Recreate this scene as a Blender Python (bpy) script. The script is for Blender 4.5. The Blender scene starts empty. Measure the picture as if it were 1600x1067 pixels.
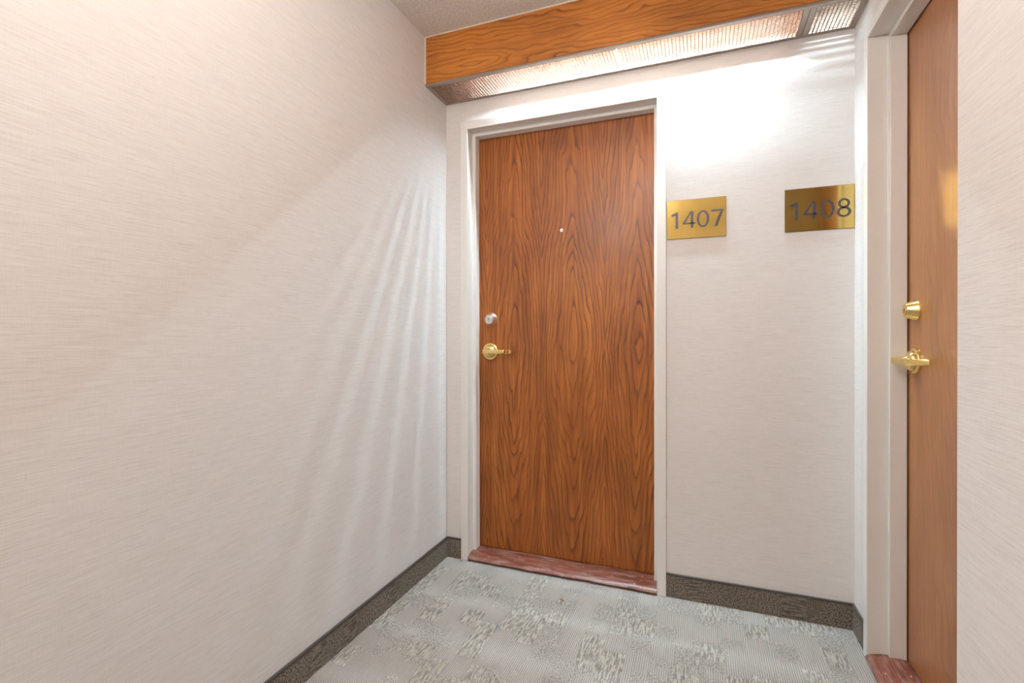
import bpy, bmesh, math
from mathutils import Vector, Matrix
S = bpy.context.scene
COL = S.collection
PI = math.pi

# ------------------------------------------------------------------ camera
CAM = Vector((0.0, -2.27, 1.16))
F_PX, YAW, PITCH, ROLL, PPY = 764.71, 0.365885, -0.003061, -0.001103, -8.646
def make_camera():
    cy, sy = math.cos(YAW), math.sin(YAW)
    R = Vector((cy, sy, 0)); F = Vector((-sy, cy, 0)); U = Vector((0, 0, 1))
    F, U = F*math.cos(PITCH) + U*math.sin(PITCH), U*math.cos(PITCH) - F*math.sin(PITCH)
    R, U = R*math.cos(ROLL) + U*math.sin(ROLL), U*math.cos(ROLL) - R*math.sin(ROLL)
    cd = bpy.data.cameras.new('camera'); c = bpy.data.objects.new('camera', cd); COL.objects.link(c)
    cd.sensor_width = 36.0; cd.sensor_fit = 'HORIZONTAL'; cd.lens = 36.0*F_PX/1600.0
    cd.shift_y = PPY/1600.0; cd.clip_start = 0.02
    M = Matrix((R, U, -F)).transposed().to_4x4(); M.translation = CAM
    c.matrix_world = M; S.camera = c
make_camera()

# ------------------------------------------------------------------ world, exposure, light strengths
w = bpy.data.worlds.new('world'); S.world = w; w.use_nodes = True
w.node_tree.nodes['Background'].inputs[0].default_value = (0.02, 0.02, 0.02, 1)
S.view_settings.view_transform = 'Standard'; S.view_settings.look = 'None'
S.view_settings.gamma = 1.0; S.view_settings.use_curve_mapping = False
S.view_settings.exposure = 0.33
TUBE_LONG = 1700.0        # fluorescent tube in the long bay
TUBE_SHORT = 250.0       # short tube in the end bay
CORRIDOR = (30.0, 78.0)   # corridor ceiling lamp near, added fill globe far
COOL = (0.66, 0.88, 1.0, 1)
WARM = (1.0, 0.915, 0.86, 1)

# ------------------------------------------------------------------ node helpers
class NT:
    def __init__(s, name):
        s.m = bpy.data.materials.new(name); s.m.use_nodes = True
        s.t = s.m.node_tree; s.b = s.t.nodes['Principled BSDF']
    def n(s, ty, **kw):
        nd = s.t.nodes.new(ty)
        for k, v in kw.items(): setattr(nd, k, v)
        return nd
    def link(s, a, b): s.t.links.new(a, b)
    def put(s, sock, v):
        if hasattr(v, 'is_output'): s.link(v, sock)
        else: sock.default_value = v
    def math(s, op, a, b=0.0, c=0.0, clamp=False):
        nd = s.n('ShaderNodeMath', operation=op); nd.use_clamp = clamp
        for i, v in enumerate((a, b, c)): s.put(nd.inputs[i], v)
        return nd.outputs[0]
    def xyz(s, kind='world'):
        if kind == 'world': o = s.n('ShaderNodeNewGeometry').outputs['Position']
        else: o = s.n('ShaderNodeTexCoord').outputs['Object']
        sp = s.n('ShaderNodeSeparateXYZ'); s.link(o, sp.inputs[0])
        return sp.outputs[0], sp.outputs[1], sp.outputs[2], o
    def vec(s, x, y, z):
        c = s.n('ShaderNodeCombineXYZ')
        for i, v in enumerate((x, y, z)): s.put(c.inputs[i], v)
        return c.outputs[0]
    def noise(s, v, scale=1.0, detail=2.0, rough=0.5):
        nd = s.n('ShaderNodeTexNoise'); s.link(v, nd.inputs['Vector'])
        nd.inputs['Scale'].default_value = scale; nd.inputs['Detail'].default_value = detail
        nd.inputs['Roughness'].default_value = rough
        return nd.outputs[0]
    def ramp(s, f, stops, interp='LINEAR'):
        r = s.n('ShaderNodeValToRGB'); s.put(r.inputs[0], f); e = r.color_ramp.elements
        r.color_ramp.interpolation = interp
        while len(e) > 1: e.remove(e[-1])
        e[0].position = stops[0][0]; e[0].color = tuple(stops[0][1]) + (1,)
        for p, c in stops[1:]:
            k = e.new(p); k.color = tuple(c) + (1,)
        return r.outputs[0]
    def mix(s, f, a, b, mode='MIX'):
        nd = s.n('ShaderNodeMix', data_type='RGBA', blend_type=mode)
        s.put(nd.inputs[0], f)
        for sock, v in ((nd.inputs[6], a), (nd.inputs[7], b)):
            s.put(sock, v if hasattr(v, 'is_output') else tuple(v) + (1,))
        return nd.outputs[2]
    def fmap(s, v, a, b, c=0.0, d=1.0):
        nd = s.n('ShaderNodeMapRange'); s.put(nd.inputs[0], v)
        for i, q in enumerate((a, b, c, d)): nd.inputs[i+1].default_value = q
        return nd.outputs[0]
    def base(s, c):
        s.put(s.b.inputs['Base Color'], c if hasattr(c, 'is_output') else tuple(c) + (1,))
    def set(s, **kw):
        for k, v in kw.items(): s.put(s.b.inputs[k.replace('_', ' ')], v)
    def bump(s, h, strength, dist):
        nd = s.n('ShaderNodeBump'); s.put(nd.inputs['Height'], h)
        nd.inputs['Strength'].default_value = strength; nd.inputs['Distance'].default_value = dist
        s.link(nd.outputs[0], s.b.inputs['Normal'])

def mat_plain(name, col, rough=0.5, metal=0.0, spec=0.5, grain=0.03):
    t = NT(name); x, y, z, p = t.xyz('object')
    n = t.noise(p, 60, 3)
    t.base(t.mix(n, [c*(1-grain) for c in col], [min(1, c*(1+grain)) for c in col]))
    t.set(Roughness=rough, Metallic=metal, Specular_IOR_Level=spec)
    return t.m

def mat_wallpaper():
    t = NT('grasscloth_wallpaper'); x, y, z, p = t.xyz()
    h = t.math('ADD', x, y)
    fib = t.noise(t.vec(t.math('MULTIPLY', h, 9), t.math('MULTIPLY', t.math('SUBTRACT', x, y), 9), t.math('MULTIPLY', z, 430)), 1, 3, 0.6)
    fine = t.noise(t.vec(t.math('MULTIPLY', h, 40), 0.0, t.math('MULTIPLY', z, 900)), 1, 1, 0.5)
    weft = t.noise(t.vec(t.math('MULTIPLY', h, 420), 3.0, t.math('MULTIPLY', z, 30)), 1, 2, 0.5)
    big = t.noise(p, 1.6, 2)
    f = t.math('ADD', t.math('MULTIPLY', fib, 0.6), t.math('ADD', t.math('MULTIPLY', fine, 0.25), t.math('MULTIPLY', weft, 0.15)))
    c = t.ramp(f, [(0.30, (0.595, 0.553, 0.53)), (0.5, (0.705, 0.675, 0.655)), (0.70, (0.775, 0.75, 0.732))])
    c = t.mix(t.fmap(big, 0.35, 0.65, 0, 0.10), c, (0.70, 0.655, 0.63))
    t.base(c); t.set(Roughness=0.62, Specular_IOR_Level=0.35)
    t.bump(f, 0.35, 0.0012)
    return t.m

def mat_ceiling():
    t = NT('stippled_ceiling'); x, y, z, p = t.xyz()
    n = t.noise(p, 110, 3, 0.6); n2 = t.noise(p, 260, 2)
    f = t.math('ADD', t.math('MULTIPLY', n, 0.7), t.math('MULTIPLY', n2, 0.3))
    t.base(t.ramp(f, [(0.35, (0.70, 0.665, 0.61)), (0.65, (0.90, 0.87, 0.81))])); t.set(Roughness=0.9, Specular_IOR_Level=0.1)
    t.bump(f, 1.0, 0.012)
    return t.m

def mat_oak(name, along, across, period, centre, acr_amp, al_amp, cols, rough, coat, seed=0.0, ring=1.0, flat=False, kx=1.0):
    """figured veneer: nested cathedral rings, book-matched every half period"""
    t = NT(name); x, y, z, p = t.xyz('object'); ax = {'x': x, 'y': y, 'z': z}
    L = ax[along]; A = ax[across]
    wob = t.noise(t.vec(t.math('MULTIPLY', A, 2.0), seed, t.math('MULTIPLY', L, 1.3)), 1, 2)
    A2 = t.math('ADD', A, t.math('MULTIPLY', t.math('SUBTRACT', wob, 0.5), 0.05))
    u = t.math('DIVIDE', t.math('PINGPONG', t.math('ADD', A2, period*0.37), period/2), period/2)
    us = t.math('POWER', u, 1.35)
    dl = t.math('ABSOLUTE', t.math('SUBTRACT', L, centre))
    dl = t.math('POWER', dl, 1.1)
    w1 = t.noise(t.vec(t.math('MULTIPLY', u, 1.3), seed+5.0, t.math('MULTIPLY', L, 3.0*kx)), 1, 2, 0.5)
    w2 = t.noise(t.vec(t.math('MULTIPLY', A, 9.0), seed+9.0, t.math('MULTIPLY', L, 3.4*kx)), 1, 2, 0.5)
    w3 = t.noise(t.vec(t.math('MULTIPLY', A, 90.0), seed+2.0, t.math('MULTIPLY', L, 9.0)), 1, 2, 0.6)
    g = t.math('ADD', t.math('MULTIPLY', us, acr_amp), t.math('MULTIPLY', dl, al_amp))
    g = t.math('ADD', g, t.math('MULTIPLY', w1, 4.2*ring))
    g = t.math('ADD', g, t.math('MULTIPLY', w2, 3.4*ring))
    g = t.math('ADD', g, t.math('MULTIPLY', w3, 0.38))
    fr = t.math('FRACT', g)
    line = t.ramp(fr, [(0.0, (0.9,)*3), (0.05, (1,)*3), (0.17, (0.45,)*3), (0.42, (0.12,)*3), (0.93, (0.0,)*3), (1.0, (0.85,)*3)])
    vary = t.noise(t.vec(t.math('MULTIPLY', A, 5.0), seed+20.0, t.math('MULTIPLY', L, 2.0)), 1, 2)
    line = t.math('MULTIPLY', line, t.fmap(vary, 0.35, 0.65, 0.5, 1.0))
    pore = t.noise(t.vec(t.math('MULTIPLY', A, 520.0), seed, t.math('MULTIPLY', L, 14.0)), 1, 2, 0.6)
    streak = t.noise(t.vec(t.math('MULTIPLY', A, 55.0), seed+1, t.math('MULTIPLY', L, 1.2)), 1, 2, 0.5)
    lite, mid, dark = cols
    c = t.mix(t.fmap(streak, 0.3, 0.7), lite, mid)
    blot = t.noise(t.vec(t.math('MULTIPLY', A, 7.0), seed+40.0, t.math('MULTIPLY', L, 2.2)), 1, 3, 0.6)
    c = t.mix(t.fmap(blot, 0.42, 0.75, 0, 0.45), c, dark)
    c = t.mix(t.math('MULTIPLY', line, 0.35 if flat else 0.88), c, dark)
    c = t.mix(t.math('MULTIPLY', t.fmap(pore, 0.52, 0.72), 0.40), c, dark)
    t.base(c); t.set(Roughness=rough, Specular_IOR_Level=0.4, Coat_Weight=coat, Coat_Roughness=0.22)
    t.bump(t.math('SUBTRACT', 1.0, t.math('ADD', t.math('MULTIPLY', line, 0.5), pore)), 0.12, 0.0006)
    return t.m

def mat_threshold():
    t = NT('worn_red_oak'); x, y, z, p = t.xyz('object')
    g = t.noise(t.vec(t.math('MULTIPLY', x, 7), t.math('MULTIPLY', y, 130), t.math('MULTIPLY', z, 130)), 1, 3, 0.6)
    c = t.ramp(g, [(0.3, (0.075, 0.018, 0.010)), (0.55, (0.20, 0.055, 0.030)), (0.75, (0.33, 0.12, 0.075))])
    worn = t.noise(t.vec(t.math('MULTIPLY', x, 9), t.math('MULTIPLY', y, 45), 0.0), 1, 3, 0.6)
    c = t.mix(t.fmap(worn, 0.47, 0.68, 0, 0.8), c, (0.33, 0.20, 0.165))
    chip = t.noise(t.vec(t.math('MULTIPLY', x, 40), t.math('MULTIPLY', y, 130), 4.0), 1, 2)
    c = t.mix(t.fmap(chip, 0.69, 0.74), c, (0.62, 0.50, 0.43))
    t.base(c); t.set(Roughness=0.34, Specular_IOR_Level=0.5); t.bump(g, 0.25, 0.001)
    return t.m

def carpet_nodes(t, a, b, cols, patch, rib_pitch, stth=0.49, dath=0.60):
    """a = across the ribs, b = along the ribs; patches of ribs, stipple and pale dashes"""
    ia = t.math('FLOOR', t.math('DIVIDE', a, patch[0])); ib0 = t.math('DIVIDE', b, patch[1])
    wn = t.n('ShaderNodeTexWhiteNoise', noise_dimensions='1D'); t.link(ia, wn.inputs['W'])
    ib = t.math('FLOOR', t.math('ADD', ib0, wn.outputs[0]))
    w2 = t.n('ShaderNodeTexWhiteNoise', noise_dimensions='2D'); t.link(t.vec(ia, ib, 0.0), w2.inputs['Vector'])
    cell = w2.outputs[0]
    big = t.noise(t.vec(a, b, 0.0), 5.5, 2)
    pick = t.math('ADD', t.math('MULTIPLY', cell, 0.55), t.math('MULTIPLY', big, 0.55))
    rib = t.math('ADD', t.math('MULTIPLY', t.math('SINE', t.math('MULTIPLY', a, 2*PI/rib_pitch)), 0.5), 0.5)
    loop = t.math('ADD', t.math('MULTIPLY', t.math('SINE', t.math('MULTIPLY', b, 2*PI/(rib_pitch*1.1))), 0.5), 0.5)
    stip = t.noise(t.vec(a, b, 0.0), 170, 3, 0.75)
    rag = t.noise(t.vec(a, b, 2.0), 60, 3, 0.7)
    dash = t.noise(t.vec(t.math('MULTIPLY', a, 150), t.math('MULTIPLY', b, 20), 0.0), 1, 2, 0.6)
    dash = t.math('ADD', dash, t.math('MULTIPLY', t.math('SUBTRACT', rag, 0.5), 0.35))
    ribc = t.math('ADD', t.math('MULTIPLY', rib, 0.36), t.math('ADD', t.math('MULTIPLY', loop, 0.12), t.math('MULTIPLY', stip, 0.45)))
    is_st = t.fmap(t.math('ADD', pick, t.math('MULTIPLY', t.math('SUBTRACT', rag, 0.5), 0.06)), stth, stth+0.02)
    is_da = t.fmap(t.math('ADD', pick, t.math('MULTIPLY', t.math('SUBTRACT', rag, 0.5), 0.35)), dath, dath+0.08)
    stc = t.fmap(stip, 0.33, 0.61)
    h = t.math('ADD', t.math('MULTIPLY', ribc, t.math('SUBTRACT', 1.0, is_st)), t.math('MULTIPLY', stc, is_st))
    dark, mid, lite, cream = cols
    c = t.ramp(h, [(0.08, dark), (0.42, mid), (0.85, lite)])
    d = t.ramp(dash, [(0.36, [q*0.5+w*0.5 for q, w in zip(dark, mid)]), (0.46, mid), (0.57, cream)])
    c = t.mix(t.math('MULTIPLY', is_da, 0.8), c, d)
    tone = t.noise(t.vec(a, b, 7.0), 3.0, 2)
    c = t.mix(t.fmap(tone, 0.3, 0.7, 0, 0.25), c, mid)
    return c, t.math('ADD', h, t.math('MULTIPLY', t.math('MULTIPLY', dash, is_da), 0.8))

def mat_carpet():
    t = NT('loop_carpet'); x, y, z, p = t.xyz()
    c, h = carpet_nodes(t, x, y, ((0.105, 0.092, 0.080), (0.345, 0.310, 0.278), (0.56, 0.510, 0.463), (0.65, 0.597, 0.505)), (0.083, 0.11), 0.0075)
    t.base(c); t.set(Roughness=0.95, Specular_IOR_Level=0.1)
    t.bump(h, 0.8, 0.004)
    return t.m
def mat_carpet_base():
    t = NT('carpet_skirting'); x, y, z, p = t.xyz()
    a = t.math('ADD', x, y)
    c, h = carpet_nodes(t, z, a, ((0.030, 0.024, 0.018), (0.15, 0.122, 0.097), (0.40, 0.345, 0.285), (0.36, 0.32, 0.26)), (0.14, 0.09), 0.0075, 0.25, 0.66)
    t.base(c); t.set(Roughness=0.95, Specular_IOR_Level=0.1)
    t.bump(h, 0.8, 0.004)
    return t.m
def mat_emit(name, col, strength):
    t = NT(name); t.base(col[:3]); t.set(Emission_Color=col, Emission_Strength=strength)
    return t.m
def mat_brass(name, col, rough, brushed=0.0):
    t = NT(name); x, y, z, p = t.xyz('object')
    n = t.noise(t.vec(t.math('MULTIPLY', x, 900), t.math('MULTIPLY', y, 900), t.math('MULTIPLY', z, 8)), 1, 2)
    t.base(t.mix(n, [c*(1-brushed*0.12) for c in col], [min(1, c*(1+brushed*0.12)) for c in col]))
    t.set(Roughness=t.fmap(n, 0.3, 0.7, rough*0.85, rough*1.15), Metallic=1.0)
    return t.m

OAK = ((0.48, 0.155, 0.024), (0.29, 0.078, 0.012), (0.058, 0.013, 0.003))
M = dict(
    paper=mat_wallpaper(), ceil=mat_ceiling(), carpet=mat_carpet(), cbase=mat_carpet_base(),
    door1=mat_oak('figured_oak_veneer', 'z', 'x', 0.31, 1.10, 7.5, 6.0, OAK, 0.42, 0.10, kx=0.62, ring=0.9),
    door2=mat_oak('plain_oak_veneer', 'z', 'x', 0.62, 1.9, 9.0, 5.0, ((0.42, 0.175, 0.06), (0.36, 0.14, 0.046), (0.19, 0.062, 0.02)), 0.36, 0.25, seed=31.0, flat=True),
    beam=mat_oak('oak_plywood', 'x', 'z', 0.40, -0.55, 8.0, 2.6, ((0.60, 0.225, 0.036), (0.52, 0.175, 0.026), (0.10, 0.023, 0.005)), 0.42, 0.15, seed=13.0, ring=1.25, kx=0.9),
    paint=mat_plain('cream_enamel_paint', (0.74, 0.725, 0.69), 0.30, 0, 0.5, 0.02),
    thresh=mat_threshold(),
    cap=mat_plain('dark_vinyl_cap', (0.060, 0.050, 0.044), 0.45),
    bronze=mat_plain('taupe_anodised_metal', (0.40, 0.335, 0.285), 0.30, 0.75, 0.5),
    louver=mat_plain('bronze_louver_metal', (0.33, 0.23, 0.175), 0.40, 0.2, 0.5),
    liner=mat_plain('stained_liner_board', (0.24, 0.09, 0.04), 0.5, 0.0, 0.3, 0.2),
    white=mat_plain('white_enamel', (0.82, 0.81, 0.79), 0.4),
    caulk=mat_plain('cream_caulk', (0.66, 0.56, 0.46), 0.6),
    brass=mat_brass('polished_brass', (0.86, 0.66, 0.27), 0.14),
    satin_brass=mat_brass('brushed_brass_sheet', (0.60, 0.42, 0.13), 0.13, 1.0),
    chrome=mat_brass('satin_nickel', (0.78, 0.74, 0.71), 0.30),
    ink=mat_plain('grey_engraved_fill', (0.075, 0.068, 0.076), 0.40, 0.2),
    black=mat_plain('black_edge', (0.012, 0.011, 0.010), 0.6),
    rim=mat_plain('dark_plate_edge', (0.05, 0.04, 0.025), 0.4, 0.5),
    glass=mat_plain('dark_lens', (0.02, 0.02, 0.02), 0.08),
    scrap=mat_plain('orange_scrap', (0.40, 0.24, 0.10), 0.8),
    tube_long=mat_emit('lit_tube', COOL, TUBE_LONG), tube_short=mat_emit('lit_short_tube', COOL, TUBE_SHORT),
    diff=mat_emit('lit_globe', WARM, CORRIDOR[0]), fill_far=mat_emit('lit_fill_globe', WARM, CORRIDOR[1]),
)

# ------------------------------------------------------------------ mesh helpers
def obj(name, bm, mat, parent=None, smooth=None, bevel=0.0):
    bmesh.ops.recalc_face_normals(bm, faces=bm.faces[:])
    me = bpy.data.meshes.new(name); bm.to_mesh(me); bm.free()
    me.materials.append(mat)
    if smooth is not None:
        me.polygons.foreach_set('use_smooth', [True]*len(me.polygons))
        me.set_sharp_from_angle(angle=math.radians(smooth))
    o = bpy.data.objects.new(name, me); COL.objects.link(o)
    if parent: o.parent = parent
    if bevel:
        b = o.modifiers.new('bevel', 'BEVEL'); b.width = bevel; b.segments = 2; b.limit_method = 'ANGLE'; b.angle_limit = math.radians(40)
    return o
def add_box(bm, x0, x1, y0, y1, z0, z1):
    v = [bm.verts.new(p) for p in ((x0,y0,z0),(x1,y0,z0),(x1,y1,z0),(x0,y1,z0),(x0,y0,z1),(x1,y0,z1),(x1,y1,z1),(x0,y1,z1))]
    for f in ((3,2,1,0),(4,5,6,7),(0,1,5,4),(1,2,6,5),(2,3,7,6),(3,0,4,7)): bm.faces.new([v[i] for i in f])
def box(name, x0, x1, y0, y1, z0, z1, mat, parent=None, bevel=0.0):
    bm = bmesh.new(); add_box(bm, x0, x1, y0, y1, z0, z1)
    return obj(name, bm, mat, parent, None, bevel)
def add_loft(bm, rings, closed=True, caps=True):
    vs = [[bm.verts.new(p) for p in r] for r in rings]
    n = len(vs[0])
    for a, b in zip(vs, vs[1:]):
        for i in range(n if closed else n-1):
            j = (i+1) % n; bm.faces.new((a[i], a[j], b[j], b[i]))
    if caps: bm.faces.new(vs[0][::-1]); bm.faces.new(vs[-1])
def add_lathe(bm, c, prof, seg=32):
    """axis along -y (out of the door): prof = (out distance, radius)"""
    rings = []
    for d, r in prof:
        rings.append([(c[0]+max(r, 1e-4)*math.cos(2*PI*i/seg), c[1]-d, c[2]+max(r, 1e-4)*math.sin(2*PI*i/seg)) for i in range(seg)])
    add_loft(bm, rings)
def add_cyl_x(bm, x0, x1, y, z, r, seg=20):
    add_loft(bm, [[(x, y+r*math.cos(2*PI*i/seg), z+r*math.sin(2*PI*i/seg)) for i in range(seg)] for x in (x0, x1)])
def empty(name, loc=(0,0,0), rz=0.0):
    o = bpy.data.objects.new(name, None); COL.objects.link(o); o.empty_display_size = 0.05
    o.location = loc; o.rotation_euler = (0, 0, rz); return o
def tag(o, label, cat, kind=None, group=None):
    o['label'] = label; o['category'] = cat
    if kind: o['kind'] = kind
    if group: o['group'] = group
    return o

# ------------------------------------------------------------------ dimensions (metres; back wall face y = 0, floor z = 0)
XL, XR, XN, YN = -1.236, 0.567, 0.420, -1.195     # left wall, door-side wall, nearer right wall and where it starts
YB, ZC = -4.8, 2.590                              # corridor end behind, ceiling
DW, DH = 0.898, 2.192                             # opening between stops
JO, CO = 0.017, 0.056                             # rebate step, outer edge of frame face
D1 = (-1.092, 0.0)                                # door 1: left stop on the back wall
D2 = (XR, -0.2135)                                # door 2: far stop on the right wall

# ------------------------------------------------------------------ room shell
def shell():
    o = box('floor', XL-0.1, 0.95, YB-0.1, 0.3, -0.08, 0.0, M['carpet'])
    tag(o, 'mottled grey loop carpet with pale streaked patches', 'carpet', 'structure')
    o = box('ceiling', XL-0.1, 0.95, YB-0.1, 0.3, ZC, ZC+0.08, M['ceil'])
    tag(o, 'cream stippled ceiling above the oak light valance', 'ceiling', 'structure')
    o = box('wall_left', XL-0.1, XL, YB, 0.16, 0, ZC, M['paper'])
    tag(o, 'long beige grasscloth wall running down to the corner', 'wall', 'structure')
    a, b = D1[0]-CO+0.012, D1[0]+DW+CO-0.012
    top = DH+CO-0.012
    bm = bmesh.new()
    add_box(bm, XL, a, 0, 0.15, 0, ZC); add_box(bm, b, XR+0.16, 0, 0.15, 0, ZC); add_box(bm, a, b, 0, 0.15, top, ZC)
    tag(obj('wall_back', bm, M['paper']), 'pale grasscloth end wall around the figured oak door', 'wall', 'structure')
    ya, yb = D2[1]+CO-0.012, D2[1]-DW-CO+0.012
    bm = bmesh.new()
    add_box(bm, XR, XR+0.15, ya, 0, 0, ZC); add_box(bm, XR, XR+0.15, YN, yb, 0, ZC); add_box(bm, XR, XR+0.15, yb, ya, top, ZC)
    tag(obj('wall_right', bm, M['paper']), 'narrow grasscloth wall around the recessed door at the corner', 'wall', 'structure')
    o = box('wall_right_projecting', XN, 0.85, YB, YN, 0, ZC, M['paper'])
    tag(o, 'beige grasscloth wall that juts out and hides part of a door', 'wall', 'structure')
    o = box('wall_rear', XL-0.1, 0.85, YB-0.12, YB, 0, ZC, M['paper'])
    tag(o, 'grasscloth wall closing the corridor behind', 'wall', 'structure')
shell()

def skirting(name, x0, x1, y0, y1, face, label):
    """carpet strip with a rounded dark vinyl cap; face = direction it looks"""
    H = 0.096
    t = empty(name, ((x0+x1)/2, (y0+y1)/2, 0)); cx, cy = t.location.x, t.location.y
    box('carpet_strip', x0-cx, x1-cx, y0-cy, y1-cy, 0, H, M['cbase'], t)
    e = 0.003
    X0, X1, Y0, Y1 = x0-cx, x1-cx, y0-cy, y1-cy
    if face == '+x': X1 += e
    if face == '-x': X0 -= e
    if face == '-y': Y0 -= e
    box('cap', X0, X1, Y0, Y1, H, H+0.009, M['cap'], t, 0.0025)
    tag(t, label, 'baseboard', 'structure')
skirting('baseboard_left', XL, XL+0.007, YB, 0, '+x', 'long dark carpet skirting along the left wall')
skirting('baseboard_back_stub', XL+0.007, D1[0]-CO, -0.007, 0, '-y', 'short stub of dark carpet skirting between corner and door frame')
skirting('baseboard_back', D1[0]+DW+CO, XR, -0.007, 0, '-y', 'dark carpet skirting under the two brass number plates')
skirting('baseboard_right', XR-0.007, XR, D2[1]+CO, -0.007, '-x', 'tiny piece of carpet skirting beside the corner door frame')
skirting('baseboard_right_projecting', XN-0.007, XN, YB, YN, '-x', 'carpet skirting along the jutting right wall')

# ------------------------------------------------------------------ door frames, thresholds, doors (local: x along the opening, y into the wall)
PROF = ((CO, 0.030), (CO, -0.012), (JO, -0.012), (JO, 0.050), (0, 0.050), (0, 0.100), (JO, 0.100), (JO, 0.150), (CO-0.012, 0.150), (CO-0.012, 0.030))
def frame(name, loc, rz, label):
    t = empty(name, loc, rz)
    for s in (0, 1):
        X = (lambda u: -u) if s == 0 else (lambda u: DW+u)
        bm = bmesh.new()
        add_loft(bm, [[(X(u), v, 0.0) for u, v in PROF], [(X(u), v, DH+u) for u, v in PROF]])
        obj('jamb', bm, M['paint'], t, None, 0.0018)
    bm = bmesh.new()
    add_loft(bm, [[(-u, v, DH+u) for u, v in PROF], [(DW+u, v, DH+u) for u, v in PROF]])
    obj('head_jamb', bm, M['paint'], t, None, 0.0018)
    tag(t, label, 'door frame', 'structure')
frame('trim_1', (D1[0], 0, 0), 0, 'cream painted frame around the door in the end wall')
frame('trim_2', (D2[0], D2[1], 0), -PI/2, 'cream painted frame around the door beside the corner')

def threshold(name, loc, rz, label):
    t = empty(name, loc, rz)
    prof = [(-0.016, 0.007), (-0.019, 0.012), (-0.014, 0.019), (0.004, 0.027), (0.035, 0.033), (0.075, 0.036), (0.15, 0.036), (0.15, 0.001), (-0.004, 0.001), (-0.004, 0.007)]
    bm = bmesh.new(); n = 36; rings = []
    for i in range(n+1):
        f = i/n; x = -JO+0.001 + f*(DW+2*JO-0.002)
        wob = 0.0016*math.sin(9.1*f+1.0) + 0.0012*math.sin(31*f)
        sag = 0.004*math.sin(PI*f)
        rings.append([(x, y + (wob if k < 4 else 0), z - (sag*0.5 if 1 < k < 7 else 0)) for k, (y, z) in enumerate(prof)])
    add_loft(bm, rings); obj('sill_board', bm, M['thresh'], t, 35)
    tag(t, label, 'threshold', 'structure')
threshold('trim_3', (D1[0], 0, 0), 0, 'worn red-brown wooden threshold below the end wall door')
threshold('trim_4', (D2[0], D2[1], 0), -PI/2, 'worn red-brown wooden threshold below the door beside the corner')

def lever_set(parent, x, y, z, mat):
    bm = bmesh.new()
    add_lathe(bm, (x, y, z), [(0, 0.0445), (0.005, 0.0445), (0.0085, 0.0430), (0.0100, 0.0400), (0.0105, 0.0335), (0.0180, 0.0325), (0.0225, 0.0290), (0.0240, 0.0230), (0.0300, 0.0170), (0.0340, 0.0140), (0.0540, 0.0130)], 40)
    o = obj('rosette', bm, mat, parent, 35)
    # lever: hub end disc, bar toward the hinges, tip turned back to the door
    bm = bmesh.new()
    path = [(-0.0215, 0.0570, 0.0085, 0.0050), (-0.0200, 0.0570, 0.0110, 0.0072), (0.000, 0.0580, 0.0115, 0.0076), (0.060, 0.0580, 0.0110, 0.0066), (0.090, 0.0575, 0.0108, 0.0060), (0.0975, 0.0560, 0.0108, 0.0058), (0.1060, 0.0455, 0.0105, 0.0056), (0.1250, 0.0150, 0.0100, 0.0050), (0.1262, 0.0130, 0.0092, 0.0042)]
    rings = []
    for dx, out, hz, hy in path:
        r = []
        for i in range(16):
            a = 2*PI*i/16; c, s_ = math.cos(a), math.sin(a)
            sq = lambda q: math.copysign(abs(q)**0.45, q)
            r.append((x+dx+ (0.82*hy*sq(c) if dx > 0.1 else 0), y-out+hy*sq(c)*(0.55 if dx > 0.1 else 1), z+hz*sq(s_)))
        rings.append(r)
    add_loft(bm, rings); obj('lever', bm, mat, parent, 40)

def deadbolt(parent, x, y, z, mat):
    bm = bmesh.new()
    add_lathe(bm, (x, y, z), [(0, 0.0345), (0.003, 0.0345), (0.005, 0.033), (0.030, 0.0245), (0.032, 0.0235), (0.032, 0.0175), (0.030, 0.0170)], 40)
    o = obj('deadbolt', bm, mat, parent, 30)
    bm = bmesh.new(); add_lathe(bm, (x, y, z), [(0.028, 0.0160), (0.0335, 0.0160), (0.0345, 0.0150)], 28)
    obj('lock_cylinder', bm, mat, o, 30)
    bm = bmesh.new(); add_box(bm, x-0.0011, x+0.0011, y-0.0352, y-0.033, z-0.0085, z+0.002); add_lathe(bm, (x, y-0.0, z+0.003), [(0.0335, 0.0026), (0.0352, 0.0026)], 14)
    obj('keyhole', bm, M['black'], o)

def door(name, loc, rz, mat, bolt, label, peep):
    t = empty(name, loc, rz)
    bm = bmesh.new(); add_box(bm, -0.0145, DW+0.0145, 0.1035, 0.147, 0.0375, DH+0.014)
    obj('door_leaf', bm, mat, t, None, 0.0012)
    lever_set(t, 0.0635, 0.1035, 1.071, M['brass'])
    deadbolt(t, 0.066, 0.1035, 1.239, M[bolt])
    if peep:
        bm = bmesh.new(); add_lathe(bm, (0.449, 0.1035, 1.680), [(0, 0.0085), (0.002, 0.0082), (0.0035, 0.0065), (0.0035, 0.0042), (0.002, 0.0038)], 24)
        o = obj('peephole', bm, M['chrome'], t, 30)
        bm = bmesh.new(); add_lathe(bm, (0.449, 0.1035, 1.680), [(0.001, 0.0037), (0.0026, 0.0034), (0.0032, 0.002)], 16)
        obj('lens', bm, M['glass'], o, 30)
    tag(t, label, 'door', 'structure')
door('door_1', (D1[0], 0, 0), 0, M['door1'], 'chrome', 'figured oak door with peephole and silver deadbolt in the end wall', True)
door('door_2', (D2[0], D2[1], 0), -PI/2, M['door2'], 'brass', 'plain oak door with brass deadbolt, partly hidden by the jutting wall', False)

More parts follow.
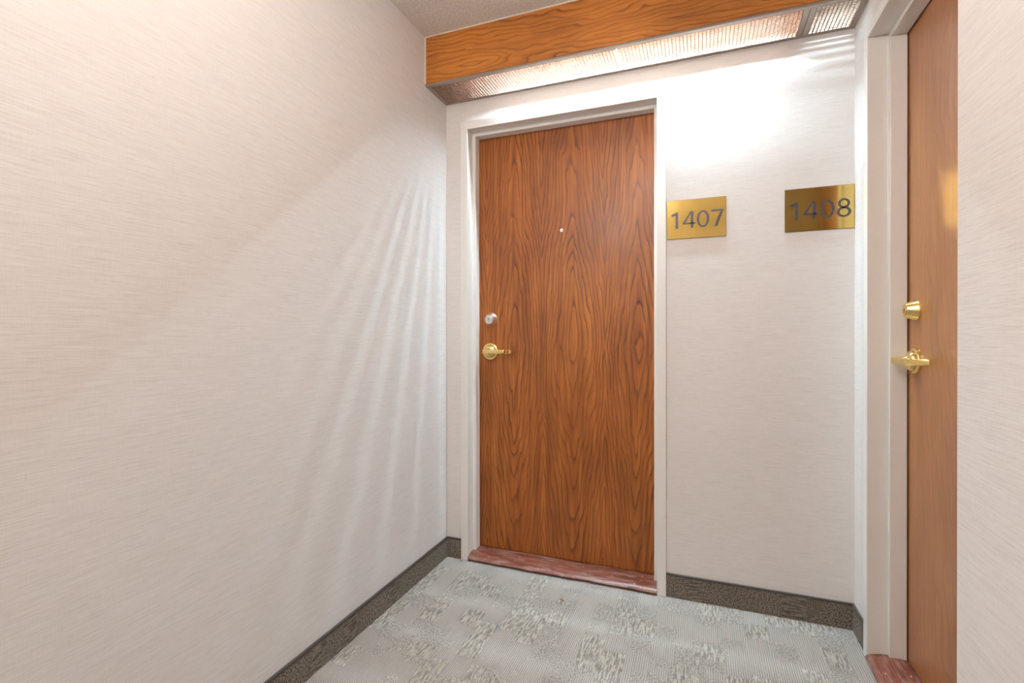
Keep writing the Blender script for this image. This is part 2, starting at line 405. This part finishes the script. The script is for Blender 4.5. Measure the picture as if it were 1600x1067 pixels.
# ------------------------------------------------------------------ oak light valance with egg-crate louver
def valance():
    yf, zb = -0.213, 2.366
    t = empty('light_valance', (0, 0, zb))
    def bx(name, x0, x1, y0, y1, z0, z1, m, par=t, bev=0.0): return box(name, x0, x1, y0, y1, z0-zb, z1-zb, m, par, bev)
    fa = bx('fascia_board', XL+0.002, XR-0.001, yf, yf+0.019, zb, ZC-0.001, M['beam'], t, 0.001)
    bm = bmesh.new()
    add_box(bm, XL, XR, yf-0.004, yf+0.002, ZC-0.005-zb, ZC-zb)
    add_box(bm, XL, XL+0.0065, yf-0.003, yf+0.002, 0, ZC-0.005-zb)
    obj('caulk_bead', bm, M['caulk'], fa)
    xd0, xd1 = 0.362, 0.404          # divider between the bays
    yi = yf+0.019
    # liner boards
    bx('liner_board', XL+0.001, xd0, -0.010, -0.001, zb, ZC-0.001, M['liner'])
    bx('liner_board', XL+0.001, XL+0.010, yi, -0.010, zb, ZC-0.001, M['liner'])
    bx('liner_board', XL+0.010, xd0, yi, -0.010, ZC-0.010, ZC-0.001, M['liner'])
    bx('liner_board', XL+0.010, xd0, yi, yi+0.005, zb, ZC-0.010, M['liner'])
    bx('divider_board', xd0+0.012, xd1-0.012, yi, -0.001, zb, ZC-0.001, M['liner'])
    bx('white_liner_board', xd1, XR-0.001, -0.006, -0.001, zb, ZC-0.001, M['white'])
    bx('white_liner_board', xd1, XR-0.001, yi, yi+0.005, zb, ZC-0.001, M['white'])
    bx('white_liner_board', xd1, XR-0.001, yi+0.005, -0.006, ZC-0.008, ZC-0.001, M['white'])
    # metal frame
    z0, z1 = zb-0.010, zb-0.0005
    fw, bw = 0.021, 0.017
    bx('frame_rail', XL, XR-0.001, yf+0.001, yf+fw, z0, z1, M['bronze'], t, 0.001)
    bx('frame_rail', XL, XR-0.001, -bw, -0.0005, z0, z1, M['bronze'], t, 0.001)
    for a, b in ((XL, XL+0.020), (xd0, (xd0+xd1)/2-0.0008), ((xd0+xd1)/2+0.0008, xd1), (XR-0.022, XR-0.001)):
        bx('frame_stile', a, b, yf+fw, -bw, z0, z1, M['bronze'], t, 0.001)
    # louver panels
    def panel(x0, x1):
        y0, y1 = yf+fw+0.0005, -bw-0.0005
        bm = bmesh.new(); p = 0.0145; th = 0.0022; hz0, hz1 = z1-0.0087-zb, z1-zb
        nx = round((x1-x0)/p); ny = round((y1-y0)/p)
        for i in range(nx+1):
            x = x0+th/2 + (x1-x0-th)*i/nx; add_box(bm, x-th/2, x+th/2, y0, y1, hz0, hz1)
        for j in range(ny+1):
            y = y0+th/2 + (y1-y0-th)*j/ny; add_box(bm, x0, x1, y-th/2, y+th/2, hz0, hz1)
        o = obj('louver_panel', bm, M['louver'], t); o['kind'] = 'stuff'
    xm = -0.327
    panel(XL+0.0205, xm-0.0015); panel(xm+0.0015, xd0-0.0005); panel(xd1+0.0005, XR-0.0225)
    # strip fixtures
    for x0, x1, m, yy in ((-0.91, 0.30, 'tube_long', -0.054), (0.425, 0.545, 'tube_short', -0.145)):
        h = bx('lamp_housing', x0-0.01, x1+0.01, yy-0.03, yy+0.03, ZC-0.050, ZC-0.010, M['white'], t, 0.003)
        if m == 'tube_long':
            bx('reflector', x0-0.02, x1+0.02, -0.0125, -0.0105, zb+0.004, ZC-0.012, M['white'], h)
            bx('reflector', x0-0.02, x1+0.02, yi+0.0055, yi+0.0075, zb+0.02, ZC-0.012, M['white'], h)
        for xx in (x0, x1):
            bx('lamp_holder', xx-0.006, xx+0.006, yy-0.012, yy+0.012, 2.478, ZC-0.049, M['white'], h)
        bm = bmesh.new(); add_cyl_x(bm, x0+0.007, x1-0.007, yy, 2.488-zb, 0.006)
        obj('fluorescent_tube', bm, M[m], t, 40)
    tag(t, 'oak valance with metal louver grille lighting the end wall', 'light fixture')
valance()

# ------------------------------------------------------------------ number plates
def ring(bm, cx, cz, ro, ri, seg=40, y0=0.0, y1=0.0006):
    v = []
    for i in range(seg):
        a = 2*PI*i/seg; c, s_ = math.cos(a), math.sin(a)
        v.append([bm.verts.new((cx+r[0]*c, y, cz+r[1]*s_)) for r, y in ((ro, y0), (ri, y0), (ri, y1), (ro, y1))])
    for i in range(seg):
        a, b = v[i], v[(i+1) % seg]
        for k in range(4): bm.faces.new((a[k], a[(k+1) % 4], b[(k+1) % 4], b[k]))
def poly(bm, pts, y0=0.0, y1=0.0006):
    add_loft(bm, [[(x, y0, z) for x, z in pts], [(x, y1, z) for x, z in pts]])
def numeral(ch, w, h):
    """glyphs in a w x h cell, centred on the origin, in the xz plane"""
    bm = bmesh.new(); st = 0.155*h; tn = 0.105*h
    T, B = h/2, -h/2
    if ch == '1':
        poly(bm, [(0.02*h, B), (0.02*h+st*0.95, B), (0.02*h+st*0.95, T), (0.02*h+0.02*h, T), (0.02*h, T-0.05*h)])
        poly(bm, [(0.02*h, T-0.20*h), (0.06*h, T), (-0.24*h, T-0.135*h), (-0.20*h, T-0.25*h)])
    elif ch == '4':
        x = 0.10*h
        poly(bm, [(x, B), (x+st, B), (x+st, T), (x, T)])
        poly(bm, [(-0.36*h, B+0.23*h), (0.36*h, B+0.23*h), (0.36*h, B+0.23*h+tn), (-0.36*h, B+0.23*h+tn)])
        poly(bm, [(-0.36*h, B+0.23*h+tn), (-0.205*h, B+0.23*h+tn), (x+0.02*h, T-0.10*h), (x+0.02*h, T), (x-0.02*h, T)])
    elif ch == '0':
        ring(bm, 0, 0, (0.355*h, 0.515*h), (0.355*h-st*0.92, 0.515*h-tn))
    elif ch == '7':
        poly(bm, [(-0.33*h, T-0.115*h), (0.34*h, T-0.115*h), (0.34*h, T), (-0.33*h, T)])
        poly(bm, [(-0.17*h, B), (-0.005*h, B), (0.34*h, T-0.07*h), (0.34*h, T-0.115*h), (0.165*h, T-0.115*h)])
    elif ch == '8':
        ring(bm, 0, 0.245*h, (0.285*h, 0.275*h), (0.285*h-st*0.8, 0.275*h-tn*0.95))
        ring(bm, 0, -0.225*h, (0.345*h, 0.295*h), (0.345*h-st*0.95, 0.295*h-tn))
    return bm
def plate(x0, x1, z0, z1, text, label, hgt):
    t = empty('number_plate', ((x0+x1)/2, 0, (z0+z1)/2))
    W, H = x1-x0, z1-z0
    box('backing', -W/2, W/2, -0.0030, -0.0002, -H/2, H/2, M['rim'], t)
    box('face_sheet', -W/2+0.0008, W/2-0.0008, -0.0044, -0.0030, -H/2+0.0010, H/2-0.0008, M['satin_brass'], t, 0.0004)
    n = len(text); step = hgt*0.80
    for i, ch in enumerate(text):
        bm = numeral(ch, hgt*0.7, hgt)
        o = obj('numeral', bm, M['ink'], t); o.location = ((i-(n-1)/2)*step, -0.0049, -0.004)
    tag(t, label, 'number plate', group='brass number plates on the end wall')
plate(-0.1345, 0.106, 1.577, 1.747, '1407', 'brass number plate reading 1407 beside the figured oak door frame', 0.071)
plate(0.325, 0.5655, 1.575, 1.748, '1408', 'brass number plate reading 1408 tucked into the wall corner', 0.071)

# ------------------------------------------------------------------ small scrap on the carpet
def scrap():
    bm = bmesh.new()
    pts = [(-0.012, 0.002), (-0.004, 0.005), (0.006, 0.003), (0.013, -0.002), (0.004, -0.005), (-0.007, -0.003)]
    add_loft(bm, [[(x, y, 0.0005+0.001*abs(x)/0.013) for x, y in pts], [(x*0.9, y*0.9, 0.004+0.002*abs(x)/0.013) for x, y in pts]])
    o = obj('scrap', bm, M['scrap'], None, 30); o.location = (-0.56, -0.20, 0); o.rotation_euler = (0, 0, -0.4)
    tag(o, 'tiny orange-brown scrap lying on the grey carpet', 'litter')
scrap()

# ------------------------------------------------------------------ corridor ceiling lamp overhead, added fill globe behind the viewer
def ceiling_lamp(x, y, label, glow='diff'):
    t = empty('ceiling_lamp', (x, y, ZC))
    def lathe_z(name, prof, mat, seg=40):
        bm = bmesh.new()
        add_loft(bm, [[(r*math.cos(2*PI*i/seg), r*math.sin(2*PI*i/seg), z) for i in range(seg)] for r, z in prof])
        obj(name, bm, mat, t, 35)
    lathe_z('canopy', [(0.065, -0.0005), (0.066, -0.012), (0.050, -0.022), (0.014, -0.026)], M['bronze'])
    lathe_z('stem', [(0.008, -0.024), (0.008, -0.105)], M['bronze'], 16)
    lathe_z('gallery', [(0.008, -0.090), (0.055, -0.096), (0.060, -0.110), (0.056, -0.120)], M['bronze'])
    R_ = 0.125
    lathe_z('globe', [(R_*math.sin(a), -0.235+R_*math.cos(a)) for a in [0.45+(PI-0.47)*k/18 for k in range(19)]], M[glow])
    tag(t, label, 'ceiling lamp')
ceiling_lamp(-0.38, -1.62, 'white glass globe lamp hung over the mouth of the alcove')
ceiling_lamp(-0.88, -3.20, 'added globe fill lamp, out of view behind the viewer', 'fill_far')  # unseen lamp put in to brighten the low walls and floor
